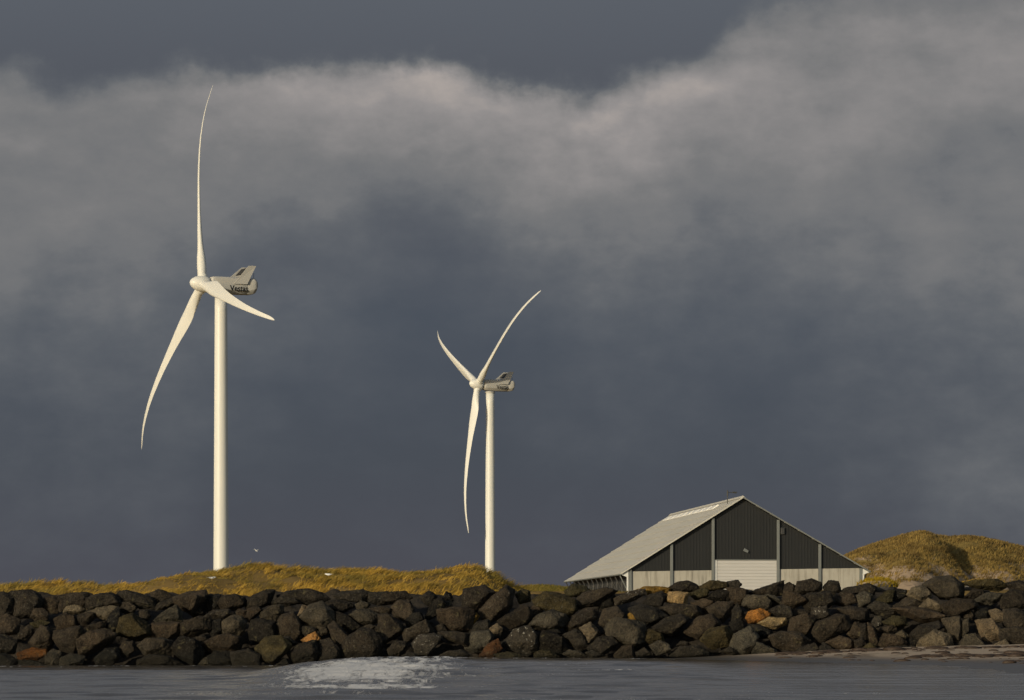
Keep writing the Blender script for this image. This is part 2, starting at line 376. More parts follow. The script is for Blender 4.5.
# ------------------------------------------------------------------ boulders
T8 = 1024/125.0; S8 = 1024/140.0
ROCKS = {
 (20,580,T8): [
  ('d',[(-60,110),(40,95),(100,100),(150,130),(175,185),(150,240),(90,300),(-40,295)]),
  ('b',[(170,165),(250,145),(330,140),(330,200),(300,270),(200,250)]),
  ('d',[(330,140),(430,115),(545,115),(555,180),(530,230),(440,190),(380,220),(340,250)]),
  ('t',[(370,260),(380,205),(430,160),(470,200),(545,240),(500,265),(430,275)]),
  ('d',[(550,170),(620,125),(740,115),(800,150),(815,200),(760,230),(600,240),(555,220)]),
  ('t',[(545,270),(640,235),(740,220),(790,230),(720,330),(650,290)]),
  ('b',[(90,300),(120,240),(190,240),(225,280),(220,320),(130,330)]),
  ('b',[(290,320),(370,275),(440,310),(450,380),(390,400),(310,400)]),
  ('b',[(440,340),(490,290),(560,270),(640,285),(590,330),(540,370),(480,385)]),
  ('k',[(700,380),(740,280),(800,230),(830,300),(810,420),(740,440)]),
  ('m',[(810,440),(840,320),(930,290),(1060,380),(1080,450),(960,485)]),
  ('b',[(80,510),(170,390),(220,400),(260,460),(260,540),(200,580),(110,540)]),
  ('b',[(290,430),(400,420),(480,390),(530,450),(500,500),(430,590),(340,560),(290,480)]),
  ('b',[(495,510),(600,440),(690,415),(770,455),(740,510),(620,580),(520,625),(500,570)]),
  ('g',[(215,610),(270,575),(330,590),(340,680),(280,700),(210,680)]),
  ('g',[(340,640),(420,610),(520,630),(500,680),(400,710),(340,690)]),
  ('k',[(620,640),(700,570),(790,560),(810,640),(740,690),(640,690)]),
  ('b',[(820,560),(850,510),(920,510),(930,580),(880,630),(830,610)]),
  ('u',[(-10,600),(40,585),(100,560),(200,575),(210,610),(130,650),(0,650)]),
  ('d',[(-10,440),(70,370),(110,400),(100,440),(50,490),(-10,500)]),
  ('m',[(90,350),(180,330),(240,350),(160,390),(100,385)]),
  ('k',[(0,660),(100,660),(200,690),(180,715),(0,715)]),
  ('d',[(820,110),(880,95),(1000,125),(1080,160),(1100,230),(1000,230),(900,180),(820,180)]),
  ('b',[(820,190),(900,180),(950,230),(920,275),(830,260)]),
  ('d',[(550,380),(640,360),(700,340),(690,400),(620,420),(570,430)])],
 (140,580,T8): [
  ('d',[(100,110),(160,90),(230,110),(290,150),(200,180),(120,190)]),
  ('d',[(120,230),(170,180),(260,150),(300,180),(230,230),(150,245)]),
  ('b',[(290,150),(400,110),(520,95),(540,130),(480,220),(430,275),(300,210)]),
  ('k',[(430,280),(490,200),(530,160),(530,280),(440,300)]),
  ('k',[(530,170),(570,130),(650,130),(660,180),(640,240),(560,260),(530,230)]),
  ('d',[(650,190),(680,140),(780,125),(850,150),(860,200),(780,240),(680,250)]),
  ('d',[(880,180),(930,130),(1030,90),(1090,95),(1060,190),(960,240),(880,220)]),
  ('g',[(110,340),(180,280),(290,220),(325,260),(330,340),(200,355)]),
  ('b',[(100,470),(110,360),(330,350),(320,430),(240,480)]),
  ('b',[(330,460),(345,370),(480,310),(560,310),(565,400),(460,455)]),
  ('d',[(550,290),(600,250),(720,245),(760,280),(680,320),(590,320)]),
  ('g',[(670,440),(675,350),(760,300),(830,310),(860,360),(840,440),(720,470)]),
  ('b',[(870,300),(890,240),(960,220),(1000,250),(900,340)]),
  ('b',[(760,270),(810,240),(870,250),(870,310),(780,300)]),
  ('k',[(900,420),(920,340),(1000,330),(1090,350),(1100,450),(1000,500),(920,520)]),
  ('b',[(0,540),(60,500),(180,485),(250,510),(270,600),(160,610),(60,620)]),
  ('k',[(260,560),(340,480),(440,500),(500,570),(510,640),(440,690),(340,640)]),
  ('b',[(500,540),(600,480),(720,460),(830,490),(800,560),(740,600),(560,600)]),
  ('k',[(550,640),(620,590),(720,590),(780,650),(720,700),(560,700)]),
  ('d',[(0,660),(100,615),(240,630),(340,690),(200,710),(0,710)]),
  ('b',[(0,260),(60,250),(90,300),(50,340),(0,340)]),
  ('k',[(0,380),(90,370),(95,450),(0,490)]),
  ('g',[(480,690),(520,640),(560,630),(565,700)]),
  ('d',[(760,600),(880,570),(980,620),(960,690),(780,700)]),
  ('b',[(440,480),(520,455),(550,490),(500,530)]),
  ('k',[(570,340),(660,330),(670,420),(600,470),(560,420)]),
  ('k',[(0,150),(60,130),(110,190),(60,230),(0,230)])],
 (260,580,T8): [
  ('d',[(170,130),(260,95),(400,85),(500,115),(550,155),(480,180),(380,195),(330,170),(200,160)]),
  ('d',[(80,190),(180,140),(300,160),(330,190),(200,210),(100,210)]),
  ('g',[(10,280),(90,220),(180,215),(180,280),(110,345),(20,330)]),
  ('t',[(300,310),(345,210),(385,220),(370,260),(330,300)]),
  ('g',[(320,330),(410,220),(500,190),(580,260),(600,350),(540,410),(420,380)]),
  ('d',[(540,190),(640,165),(740,190),(765,220),(680,260),(600,250)]),
  ('d',[(600,120),(720,95),(830,85),(890,110),(880,170),(800,180),(640,150)]),
  ('g',[(790,200),(830,170),(900,200),(860,240),(800,240)]),
  ('d',[(900,110),(1040,100),(1050,170),(960,200),(900,180)]),
  ('b',[(120,390),(180,300),(270,280),(330,370),(340,470),(260,490),(170,450)]),
  ('g',[(740,290),(800,250),(890,250),(960,290),(940,350),(820,370)]),
  ('b',[(880,240),(1000,220),(1060,240),(1050,300),(940,280)]),
  ('k',[(600,260),(680,290),(800,370),(820,410),(740,460),(640,370)]),
  ('b',[(570,390),(610,350),(660,410),(720,460),(660,560),(600,480)]),
  ('a',[(345,490),(400,450),(450,425),(485,480),(440,510),(370,520)]),
  ('d',[(330,420),(350,380),(430,385),(460,420),(380,460)]),
  ('d',[(660,580),(720,480),(830,410),(920,430),(980,490),(970,600),(860,630),(700,620)]),
  ('m',[(-20,560),(60,480),(160,470),(240,540),(200,600),(110,670),(-10,650)]),
  ('d',[(240,600),(330,530),(440,510),(470,600),(430,670),(280,680)]),
  ('d',[(480,600),(500,500),(570,490),(640,570),(640,630),(540,670),(480,660)]),
  ('g',[(470,380),(540,390),(560,440),(500,450)]),
  ('b',[(840,390),(900,360),(950,380),(920,415),(850,410)]),
  ('d',[(950,400),(1000,330),(1060,300),(1060,480),(980,490)]),
  ('d',[(150,650),(220,640),(250,700),(140,700)]),
  ('d',[(180,470),(240,465),(310,520),(230,530)])],
 (380,580,T8): [
  ('d',[(0,120),(90,105),(200,100),(250,150),(130,190),(0,200)]),
  ('b',[(100,230),(150,180),(230,170),(265,230),(260,290),(200,330),(120,290)]),
  ('k',[(210,330),(270,280),(330,270),(360,330),(300,390),(230,380)]),
  ('d',[(330,140),(400,95),(450,120),(470,170),(420,220),(370,190)]),
  ('k',[(380,290),(440,180),(500,150),(560,230),(480,260),(400,320)]),
  ('k',[(520,150),(540,100),(580,110),(600,170),(560,180)]),
  ('g',[(520,180),(580,170),(590,220),(560,230)]),
  ('d',[(690,200),(700,90),(850,60),(930,110),(900,170),(810,240),(770,265),(700,240)]),
  ('b',[(490,260),(600,240),(700,240),(760,270),(730,400),(640,430),(560,410),(500,330)]),
  ('b',[(820,260),(920,150),(1020,70),(1080,100),(1060,220),(960,310),(880,340)]),
  ('y',[(730,320),(780,270),(810,300),(770,360)]),
  ('d',[(720,420),(790,350),(880,330),(900,400),(820,440),(740,440)]),
  ('d',[(0,300),(60,290),(170,370),(190,420),(100,440),(40,510),(0,510)]),
  ('b',[(200,420),(300,400),(380,340),(425,420),(420,450),(300,470),(220,500)]),
  ('b',[(70,570),(120,510),(200,510),(210,550),(150,620),(80,610)]),
  ('w',[(270,530),(330,460),(440,450),(500,470),(430,560),(380,610),(300,600)]),
  ('d',[(490,440),(600,430),(720,450),(720,550),(640,520),(540,480)]),
  ('g',[(710,500),(760,440),(880,420),(920,470),(860,570),(770,590),(710,560)]),
  ('r',[(820,620),(880,530),(960,490),(990,560),(940,630)]),
  ('d',[(500,620),(560,590),(680,580),(740,620),(640,640)]),
  ('t',[(900,400),(960,360),(1000,400),(980,460),(920,450)]),
  ('b',[(440,390),(510,360),(540,410),(500,440)]),
  ('d',[(180,620),(250,590),(300,610),(290,640),(190,640)])],
 (500,580,T8): [
  ('m',[(130,120),(180,80),(240,95),(240,170),(160,190)]),
  ('m',[(290,170),(380,110),(480,120),(590,170),(610,240),(540,300),(400,250),(310,210)]),
  ('b',[(230,260),(280,210),(340,220),(340,290),(280,310)]),
  ('d',[(0,330),(170,225),(210,230),(250,300),(200,370),(90,390),(20,350)]),
  ('g',[(240,380),(300,300),(420,255),(520,290),(540,330),(500,380),(420,410),(320,400)]),
  ('d',[(530,370),(600,300),(700,240),(790,230),(780,320),(660,390),(570,410)]),
  ('b',[(610,180),(700,110),(850,75),(940,100),(830,160),(760,220),(640,230)]),
  ('k',[(780,210),(900,110),(945,140),(930,220),(830,240)]),
  ('w',[(945,150),(1060,100),(1170,80),(1180,120),(1080,170),(960,200)]),
  ('b',[(820,350),(850,250),(950,225),(1000,280),(980,340),(880,390)]),
  ('g',[(880,400),(950,330),(1060,340),(1170,370),(1190,500),(1100,540),(1000,520),(900,450)]),
  ('t',[(660,400),(740,360),(800,420),(780,490),(720,530),(690,440)]),
  ('d',[(520,460),(620,415),(690,450),(720,540),(640,580),(560,520)]),
  ('d',[(720,560),(810,480),(900,470),(950,520),(880,590),(810,625)]),
  ('w',[(40,520),(120,420),(220,390),(300,470),(290,560),(220,610),(80,570)]),
  ('k',[(330,510),(360,430),(450,440),(530,500),(550,570),(480,600),(340,560)]),
  ('m',[(290,600),(350,575),(430,590),(470,630),(380,648),(300,640)]),
  ('g',[(520,610),(570,575),(660,590),(700,620),(600,640)]),
  ('b',[(940,610),(1000,550),(1080,540),(1090,640),(950,640)]),
  ('m',[(540,90),(600,40),(700,55),(740,90),(640,130),(560,130)]),
  ('m',[(-40,610),(60,590),(150,610),(160,640),(0,645)]),
  ('d',[(700,600),(760,580),(860,620),(760,640)]),
  ('k',[(380,380),(450,390),(500,430),(420,440)])],
 (620,580,T8): [
  ('y',[(150,80),(200,58),(300,54),(400,72),(370,110),(200,115)]),
  ('d',[(390,80),(470,30),(550,10),(620,50),(640,80),(520,105),(400,110)]),
  ('s',[(370,170),(410,105),(550,110),(530,215),(430,190)]),
  ('d',[(190,200),(240,130),(330,100),(380,130),(330,220),(260,230)]),
  ('m',[(570,110),(680,70),(720,90),(700,140),(620,160)]),
  ('m',[(660,60),(740,10),(860,15),(880,60),(780,80),(700,90)]),
  ('d',[(850,20),(960,5),(990,40),(960,70),(880,70)]),
  ('b',[(880,70),(960,70),(1040,90),(1030,150),(1000,200),(920,180)]),
  ('k',[(700,150),(800,80),(900,100),(900,170),(800,180)]),  # dark hollow between stones, its shade built as a blackish boulder
  ('b',[(590,190),(680,160),(760,190),(730,260),(660,270),(610,230)]),
  ('d',[(90,240),(180,210),(300,240),(370,300),(290,350),(180,370),(120,310)]),
  ('y',[(65,290),(90,255),(170,320),(160,340),(80,340)]),
  ('d',[(340,230),(450,200),(620,220),(660,280),(560,310),(400,300)]),
  ('d',[(270,390),(370,320),(480,290),(550,320),(480,400),(430,440),(300,430)]),
  ('b',[(540,420),(640,310),(740,290),(810,350),(800,390),(700,440),(640,470)]),
  ('b',[(720,230),(800,195),(910,190),(900,280),(840,340),(740,270)]),
  ('d',[(910,250),(960,200),(1010,260),(1010,320),(920,330)]),
  ('m',[(670,490),(740,410),(860,390),(910,440),(880,530),(760,560)]),
  ('d',[(420,620),(500,550),(640,540),(710,590),(690,625)]),
  ('m',[(200,440),(240,405),(340,450),(350,500),(260,520),(200,510)]),
  ('g',[(250,540),(310,505),(390,530),(405,590),(300,610)]),
  ('k',[(900,350),(1000,320),(1010,400),(930,440)]),
  ('b',[(820,590),(900,550),(950,580),(940,605)]),
  ('d',[(110,600),(200,560),(260,610),(120,640)]),
  ('d',[(460,540),(500,500),(560,510),(560,545)])],
 (740,580,T8): [
  ('d',[(80,100),(200,60),(340,10),(340,110),(240,130),(140,130)]),
  ('d',[(340,60),(400,25),(450,50),(455,110),(400,130),(350,110)]),
  ('d',[(460,90),(480,20),(580,0),(650,25),(655,80),(600,105),(480,115)]),
  ('d',[(690,60),(730,10),(800,20),(820,90),(760,120),(700,100)]),
  ('d',[(830,90),(900,60),(1050,40),(1100,60),(1050,100),(900,120)]),
  ('g',[(30,200),(60,130),(200,140),(240,190),(230,260),(90,250)]),
  ('k',[(240,170),(320,160),(340,210),(260,250)]),
  ('g',[(210,125),(280,130),(350,180),(340,200),(260,160)]),
  ('b',[(350,200),(370,100),(470,120),(540,180),(430,230)]),
  ('d',[(530,200),(560,120),(720,100),(760,180),(700,230),(560,240)]),
  ('o',[(55,310),(80,265),(170,240),(235,275),(230,310),(150,355),(80,350)]),
  ('s',[(150,350),(230,310),(360,320),(370,360),(290,400),(220,390)]),
  ('d',[(240,250),(330,210),(410,240),(420,320),(330,310),(250,290)]),
  ('d',[(420,240),(560,260),(560,290),(430,300)]),
  ('w',[(590,280),(600,230),(700,220),(740,290),(660,320)]),
  ('b',[(410,410),(430,320),(520,290),(620,310),(570,400),(520,460),(420,450)]),
  ('b',[(605,430),(640,360),(780,300),(865,310),(875,400),(780,470),(660,510)]),
  ('b',[(770,150),(840,105),(920,110),(950,180),(870,210),(790,200)]),
  ('g',[(960,130),(1020,100),(1080,130),(1060,200),(980,230)]),
  ('d',[(810,240),(900,220),(1040,240),(1020,320),(940,330)]),
  ('g',[(-70,520),(-40,450),(75,395),(140,470),(110,540),(40,610),(-40,600)]),
  ('g',[(100,570),(110,500),(200,530),(310,590),(300,610),(110,615)]),
  ('b',[(260,470),(350,430),(480,440),(560,500),(480,560),(400,580),(300,540)]),
  ('d',[(430,605),(500,550),(600,520),(630,560),(620,610)]),
  ('d',[(640,600),(680,510),(760,560),(790,605)]),
  ('b',[(700,520),(820,470),(930,500),(930,560),(850,590),(780,570)]),
  ('b',[(885,440),(940,350),(990,400),(1000,470),(920,470)]),
  ('k',[(80,370),(160,370),(250,420),(260,470),(150,470)]),
  ('d',[(930,500),(1000,470),(1030,530),(950,570)]),
  ('b',[(940,580),(1000,560),(1070,575),(1060,610),(960,600)])],
 (860,570,S8): [
  ('d',[(0,120),(60,105),(110,130),(100,180),(40,220),(0,200)]),
  ('k',[(230,180),(260,140),(330,150),(340,200),(270,230),(235,215)]),
  ('m',[(110,220),(200,150),(240,150),(230,235),(150,240)]),
  ('t',[(350,180),(390,135),(460,120),(515,180),(500,220),(430,225),(370,200)]),
  ('g',[(480,110),(560,60),(660,55),(740,110),(745,200),(660,210),(560,180)]),
  ('k',[(570,180),(610,145),(690,175),(690,215),(590,210)]),
  ('d',[(770,200),(830,140),(890,150),(900,190),(840,210)]),
  ('g',[(830,230),(910,180),(1000,190),(1080,180),(960,250),(860,250)]),
  ('b',[(250,265),(340,205),(420,230),(450,260),(340,280)]),
  ('t',[(435,280),(500,210),(560,235),(610,270),(580,300),(500,290)]),
  ('b',[(260,285),(380,275),(520,295),(620,340),(540,385),(440,375),(330,330)]),
  ('b',[(610,260),(680,220),(810,220),(850,265),(770,310),(690,335),(630,310)]),
  ('d',[(70,270),(120,235),(230,270),(260,320),(180,340),(90,310)]),
  ('b',[(740,340),(810,290),(840,330),(820,360),(760,355)]),
  ('k',[(840,290),(940,280),(940,350),(880,370),(850,340)]),
  ('t',[(945,300),(1000,290),(1060,320),(1060,380),(970,370)]),
  ('m',[(170,380),(240,340),(320,345),(335,400),(270,420),(200,400)]),
  ('d',[(365,480),(440,410),(560,385),(600,420),(520,460),(430,520)]),
  ('g',[(610,370),(720,350),(730,400),(740,470),(710,530),(640,470)]),
  ('g',[(740,380),(790,365),(790,450),(740,510)]),
  ('t',[(860,380),(960,370),(990,440),(1050,460),(1010,520),(910,510),(880,450)]),
  ('b',[(110,430),(240,405),(265,435),(200,465),(140,455)]),
  ('w',[(85,380),(110,340),(150,345),(150,400),(110,420)]),
  ('b',[(60,390),(110,430),(140,540),(120,580),(70,520)]),
  ('b',[(140,540),(180,470),(280,490),(330,530),(310,560),(150,570)]),
  ('t',[(260,470),(310,440),(350,480),(330,500),(280,490)]),
  ('t',[(430,560),(450,510),(540,450),(650,480),(670,560),(600,590),(480,590)]),
  ('g',[(745,560),(780,480),(840,470),(900,540),(920,570),(800,580)]),
  ('k',[(325,540),(370,500),(420,520),(400,560),(330,560)]),
  ('d',[(0,420),(40,400),(65,500),(40,550),(0,540)]),
  ('d',[(150,590),(220,560),(380,565),(410,585),(300,605)]),
  ('t',[(970,560),(1060,510),(1120,580),(980,590)]),
  ('m',[(760,100),(840,85),(1000,75),(1080,120),(1000,150),(880,140)]),
  ('k',[(0,280),(60,310),(70,370),(0,380)]),
  ('m',[(0,590),(60,540),(110,560),(120,600),(0,615)]),
  ('d',[(1040,200),(1110,150),(1200,170),(1220,260),(1120,290),(1040,270)]),
  ('b',[(1060,300),(1140,290),(1230,330),(1220,420),(1120,440),(1060,400)]),
  ('d',[(1030,440),(1120,430),(1220,440),(1230,540),(1130,560),(1040,520)]),
  ('d',[(1070,100),(1160,80),(1240,110),(1230,165),(1120,170)])],
 (0,580,T8): [
  ('b',[(-60,310),(60,290),(150,330),(140,430),(20,450),(-50,400)]),
  ('d',[(-60,450),(40,460),(130,500),(110,590),(0,600),(-70,560)]),
  ('k',[(-70,600),(50,610),(140,660),(100,710),(-60,710)]),
  ('d',[(-90,150),(20,110),(110,140),(120,260),(20,300),(-90,270)])],
}
PAL = {'u':(.17,.065,.014),'d':(.034,.030,.025),'b':(.051,.042,.032),'g':(.074,.067,.053),'t':(.15,.123,.085),'k':(.016,.015,.0135),'m':(.056,.048,.024),
       'o':(.34,.15,.035),'a':(.42,.22,.075),'y':(.20,.13,.03),'w':(.05,.045,.038),'r':(.07,.034,.016),'s':(.34,.25,.13)}
WORD = {'u':'rust orange','d':'dark grey','b':'brown','g':'grey','t':'tan','k':'blackish','m':'olive mossy','o':'orange lichened','a':'amber','y':'mustard lichened','w':'white spattered','r':'rusty','s':'pale sandy'}

mr, nt, b = mat_new("basalt_boulder", .85, .15)
oc = COORD(nt); oi = nt.nodes.new('ShaderNodeObjectInfo')
add = nt.nodes.new('ShaderNodeVectorMath'); add.operation = 'MULTIPLY_ADD'; add.inputs[1].default_value = (37,11,23)
nt.links.new(oi.outputs['Random'], add.inputs[0]); nt.links.new(oc, add.inputs[2]); rv = add.outputs[0]
nA = NOISE(nt, rv, 1.6, 7, .65); nB = NOISE(nt, rv, 7.0, 6, .7); nC = NOISE(nt, rv, 2.6, 5, .6, .4)
c = MIX(nt, RAMP(nt, nA, [(.3,0.0),(.7,1.0)]), MIX(nt, 1.0, oi.outputs['Color'], (.34,.34,.36), 'MULTIPLY'), MIX(nt, 1.0, oi.outputs['Color'], (1.85,1.72,1.55), 'MULTIPLY'))
c = MIX(nt, M(nt, 'MULTIPLY', RAMP(nt, nB, [(.5,0.0),(.72,1.0)]), .55), c, MIX(nt, .4, oi.outputs['Color'], (.26,.23,.17)))
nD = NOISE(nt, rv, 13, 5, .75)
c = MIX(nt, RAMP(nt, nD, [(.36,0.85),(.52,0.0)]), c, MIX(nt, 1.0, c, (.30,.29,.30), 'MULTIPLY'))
c = MIX(nt, RAMP(nt, NOISE(nt, rv, 19, 4, .7), [(.56,0.0),(.68,.75)]), c, MIX(nt, 1.0, c, (2.3,2.1,1.8), 'MULTIPLY'))
lich = M(nt, 'MULTIPLY', RAMP(nt, nC, [(.60,0.0),(.68,1.0)]), RAMP(nt, nB, [(.42,0.0),(.55,1.0)]))
c = MIX(nt, M(nt, 'MULTIPLY', lich, .5), c, (.20,.17,.085))
# pale droppings on some stones (driven by the object colour's alpha)
sp_ = RAMP(nt, NOISE(nt, rv, 5.5, 4, .75), [(.60,0.0),(.66,1.0)])
c = MIX(nt, M(nt, 'MULTIPLY', sp_, M(nt, 'SUBTRACT', 1.0, oi.outputs['Alpha'])), c, (.55,.52,.45))
# dark algae band near the water line
ge = nt.nodes.new('ShaderNodeNewGeometry'); s3 = nt.nodes.new('ShaderNodeSeparateXYZ'); nt.links.new(ge.outputs['Position'], s3.inputs[0])
alg = RAMP(nt, M(nt, 'ADD', s3.outputs[2], M(nt, 'MULTIPLY', nA, .5)), [(.35,.55),(.75,.0)])
c = MIX(nt, alg, c, (.022,.022,.018))
nt.links.new(c, b.inputs['Base Color'])
nt.links.new(M(nt, 'SUBTRACT', .82, M(nt, 'MULTIPLY', alg, .5)), b.inputs['Roughness'])
BUMP(nt, b, M(nt, 'ADD', nB, M(nt, 'MULTIPLY', nD, .8)), 1.0, .22)

def wall_y(py): return 200.3 + max(0, min(1, (660-py)/70))*5.2
rocks = []
for (x0, y0, s), lst in ROCKS.items():
    for key, poly in lst:
        P = [(x0+p[0]/s, y0+p[1]/s) for p in poly]
        cx = (min(p[0] for p in P)+max(p[0] for p in P))/2; cy = (min(p[1] for p in P)+max(p[1] for p in P))/2
        wd = max(p[0] for p in P)-min(p[0] for p in P); ht = max(p[1] for p in P)-min(p[1] for p in P)
        rocks.append(dict(key=key, P=P, cx=cx, cy=cy, w=wd, h=ht))
hulls = []
for r in rocks:
    D_ = wall_y(r['cy']+r['h']*.15) + random.uniform(-.25,.25)
    if r['key'] == 'k': D_ += .35
    if r['key'] in 'oasy': D_ -= .2
    c0 = at(r['cx'], r['cy'], D_)
    ppm = F/D_
    size = math.sqrt(r['w']*r['h'])/ppm
    dep = size*random.uniform(.42,.6)
    pts = []
    fx, fz = random.uniform(-.12,.16)*size, random.uniform(-.05,.16)*size
    for (px, py) in r['P']:
        q = Vector(((px-r['cx'])/ppm, 0, (r['cy']-py)/ppm))*1.2
        pts.append(q + Vector((0, random.uniform(-.35,.35)*dep, 0)))
        if random.random() < .85:
            k = random.uniform(.45,.8); pts.append(Vector((q.x*k+fx, -dep*random.uniform(.7,1.05), q.z*k+fz)))
        k = random.uniform(.5,.8); pts.append(Vector((q.x*k, dep*random.uniform(.7,1.1), q.z*k)))
    bm = bmesh.new()
    for p in pts: bm.verts.new(p)
    res = bmesh.ops.convex_hull(bm, input=bm.verts)
    bmesh.ops.delete(bm, geom=list({g_ for g_ in res['geom_interior'] if isinstance(g_, bmesh.types.BMVert)}), context='VERTS')
    me = bpy.data.meshes.new("boulder"); bm.to_mesh(me); bm.free()
    o = bpy.data.objects.new("boulder", me); col.objects.link(o); o.location = c0
    md = o.modifiers.new("remesh", 'REMESH'); md.mode = 'VOXEL'; md.voxel_size = max(.028, min(.052, size*.036))
    hulls.append((o, r, size))
dg = bpy.context.evaluated_depsgraph_get(); dg.update()
for o, r, size in hulls:
    ev = o.evaluated_get(dg); me = bpy.data.meshes.new_from_object(ev); o.modifiers.clear(); old = o.data; o.data = me; bpy.data.meshes.remove(old)
    me.name = "boulder"
    n = len(me.vertices); co = np.empty(n*3, np.float32); me.vertices.foreach_get('co', co); co = co.reshape(-1, 3)
    no = np.empty(n*3, np.float32); me.vertex_normals.foreach_get('vector', no); no = no.reshape(-1, 3)
    sd = Vector((random.random()*99, random.random()*99, random.random()*99)); am = size
    d = np.array([.04*am*noise.noise(Vector(p)*1.6/am+sd) - .05*am*max(0,noise.noise(Vector(p)*2.1/am+sd)) + .026*noise.noise(Vector(p)*4.6+sd) - .045*abs(noise.noise(Vector(p)*5.5+sd)) + .022*noise.noise(Vector(p)*13+sd) for p in co])
    co = co + no*(d+.025*am)[:,None]
    me.vertices.foreach_set('co', co.astype(np.float32).ravel())
    me.polygons.foreach_set('use_smooth', [True]*len(me.polygons)); me.update()
    me.materials.append(mr)
    j = random.uniform(.8,1.22); base = PAL[r['key']]; wj = random.uniform(-.06,.06)
    o.color = (base[0]*j*(1+wj), base[1]*j, base[2]*j*(1-wj), .25 if r['key'] == 'w' else (.85 if random.random() < .3 else 1.0))
# labels: colour + shape + row + landmark + place among its neighbours
ZONES = [(62,'at the far left end'),(165,'under the low left dune grass'),(275,'below the left turbine'),(360,'under the mid dune grass'),(440,'left of the right turbine'),
         (525,'below the right turbine'),(598,'between dune and shed'),(668,"below the shed's left corner"),(712,"left of the roller door"),
         (782,'below the white roller door'),(866,"below the shed's right bays"),(935,'below the left hill slope'),(2000,'at the far right end')]
ROWS = [(601,'crest'),(617,'upper'),(634,'middle'),(999,'waterline')]
ORD = ['first','second','third','fourth','fifth','sixth','seventh','eighth','ninth','tenth','eleventh','twelfth','thirteenth','fourteenth']
bucket = {}
for o, r, size in hulls:
    z = next(n for lim, n in ZONES if r['cx'] < lim); rw = next(n for lim, n in ROWS if r['cy'] < lim)
    a = r['w']/r['h']; sh = 'flat' if a > 1.9 else 'broad' if a > 1.3 else 'upright' if a < .85 else 'blocky'
    bucket.setdefault((z, rw, WORD[r['key']]), []).append((r['cx'], o, sh))
for (z, rw, wd), lst in bucket.items():
    lst.sort(key=lambda t: t[0]); n = len(lst)
    for i, (_, o, sh) in enumerate(lst):
        pos = '' if n == 1 else (', '+('left' if i == 0 else 'right')+' of two such' if n == 2 else ', '+ORD[i]+' such from left')
        tag(o, f"{wd} {sh} boulder, {rw} row {z}{pos}", 'boulder', 'boulders of the sea wall')

# rubble core behind the boulders
X, Y = np.meshgrid(np.arange(-34,34,.14), np.linspace(0,1,46))
base_z = np.maximum(terrain(X, np.full_like(X, 200.5)), -.6)
Zc = base_z-.25 + (3.6-base_z)*Y**.85 + .35*fbm(X*1.3, Y*8, 4); Yc = 201.5 + 8.0*Y + .9*fbm(X*1.1+40, Y*7+9, 4)
ml, nt, b = mat_new("rubble", .9, .15)
oc = COORD(nt); nt.links.new(MIX(nt, NOISE(nt, oc, 2.5, 6), (.010,.009,.008), (.045,.037,.029)), b.inputs['Base Color']); BUMP(nt, b, NOISE(nt, oc, 5, 6), 1, .15)
rub = grid_mesh("rubble", X, Yc, Zc, ml); tag(rub, kind='stuff')

# dark seaweed and pebbles washed up along the sand
mws, nt, b = mat_new("seaweed", .6, .3)
nt.links.new(MIX(nt, NOISE(nt, COORD(nt), 9, 3), (.02,.014,.010), (.07,.045,.03)), b.inputs['Base Color'])
mb = MB()
for k in range(520):
    if k < 230: x = random.uniform(13, 27); y = 196.5+random.gauss(0,1.2)-.25*(x-13)
    elif k < 400: x = random.uniform(18, 27); y = 178-(x-18)*1.2+random.gauss(0,1.5)
    else: x = random.uniform(9, 27); y = float(beach_y(x))+random.uniform(3, 38)
    if y > 199: continue
    z = float(terrain(x, y)); r = random.uniform(.04,.16)*(2.0 if random.random() < .25 else 1); h = r*random.uniform(.25,.6)
    ph = random.random()*6; n = 7
    ring = lambda q, zz: [(x+math.cos(ph+6.283*i/n)*r*1.7*q*random.uniform(.7,1.2), y+math.sin(ph+6.283*i/n)*r*q*random.uniform(.7,1.2), zz) for i in range(n)]
    mb.loft([ring(1, z-.02), ring(.9, z+h*.6), ring(.4, z+h)])
tag(mb.build("seaweed", mws, None, True), kind='stuff')

# ------------------------------------------------------------------ turbines
mt, nt, b = mat_new("turbine_white_paint", .38, .35)
oc = COORD(nt)
nt.links.new(MIX(nt, NOISE(nt, COORD(nt, 'Object', (1,1,.12)), .8, 5), (.62,.615,.575), (.73,.725,.69)), b.inputs['Base Color'])
mn, nt, b = mat_new("nacelle_dimmed_grey", .5, .3)  # light grey paint, darkened further to stand in for grazing sun
nt.links.new(MIX(nt, NOISE(nt, COORD(nt), .9, 5), (.39,.38,.355), (.46,.45,.42)), b.inputs['Base Color'])
mk_, nt, b = mat_new("black_lettering", .6, .2); b.inputs['Base Color'].default_value = (.012,.012,.014,1)
mrad, nt, b = mat_new("radiator_dark", .7, .2)
nt.links.new(MIX(nt, NOISE(nt, COORD(nt, 'Object', (1,1,6)), 3), (.02,.02,.022), (.06,.06,.06)), b.inputs['Base Color'])

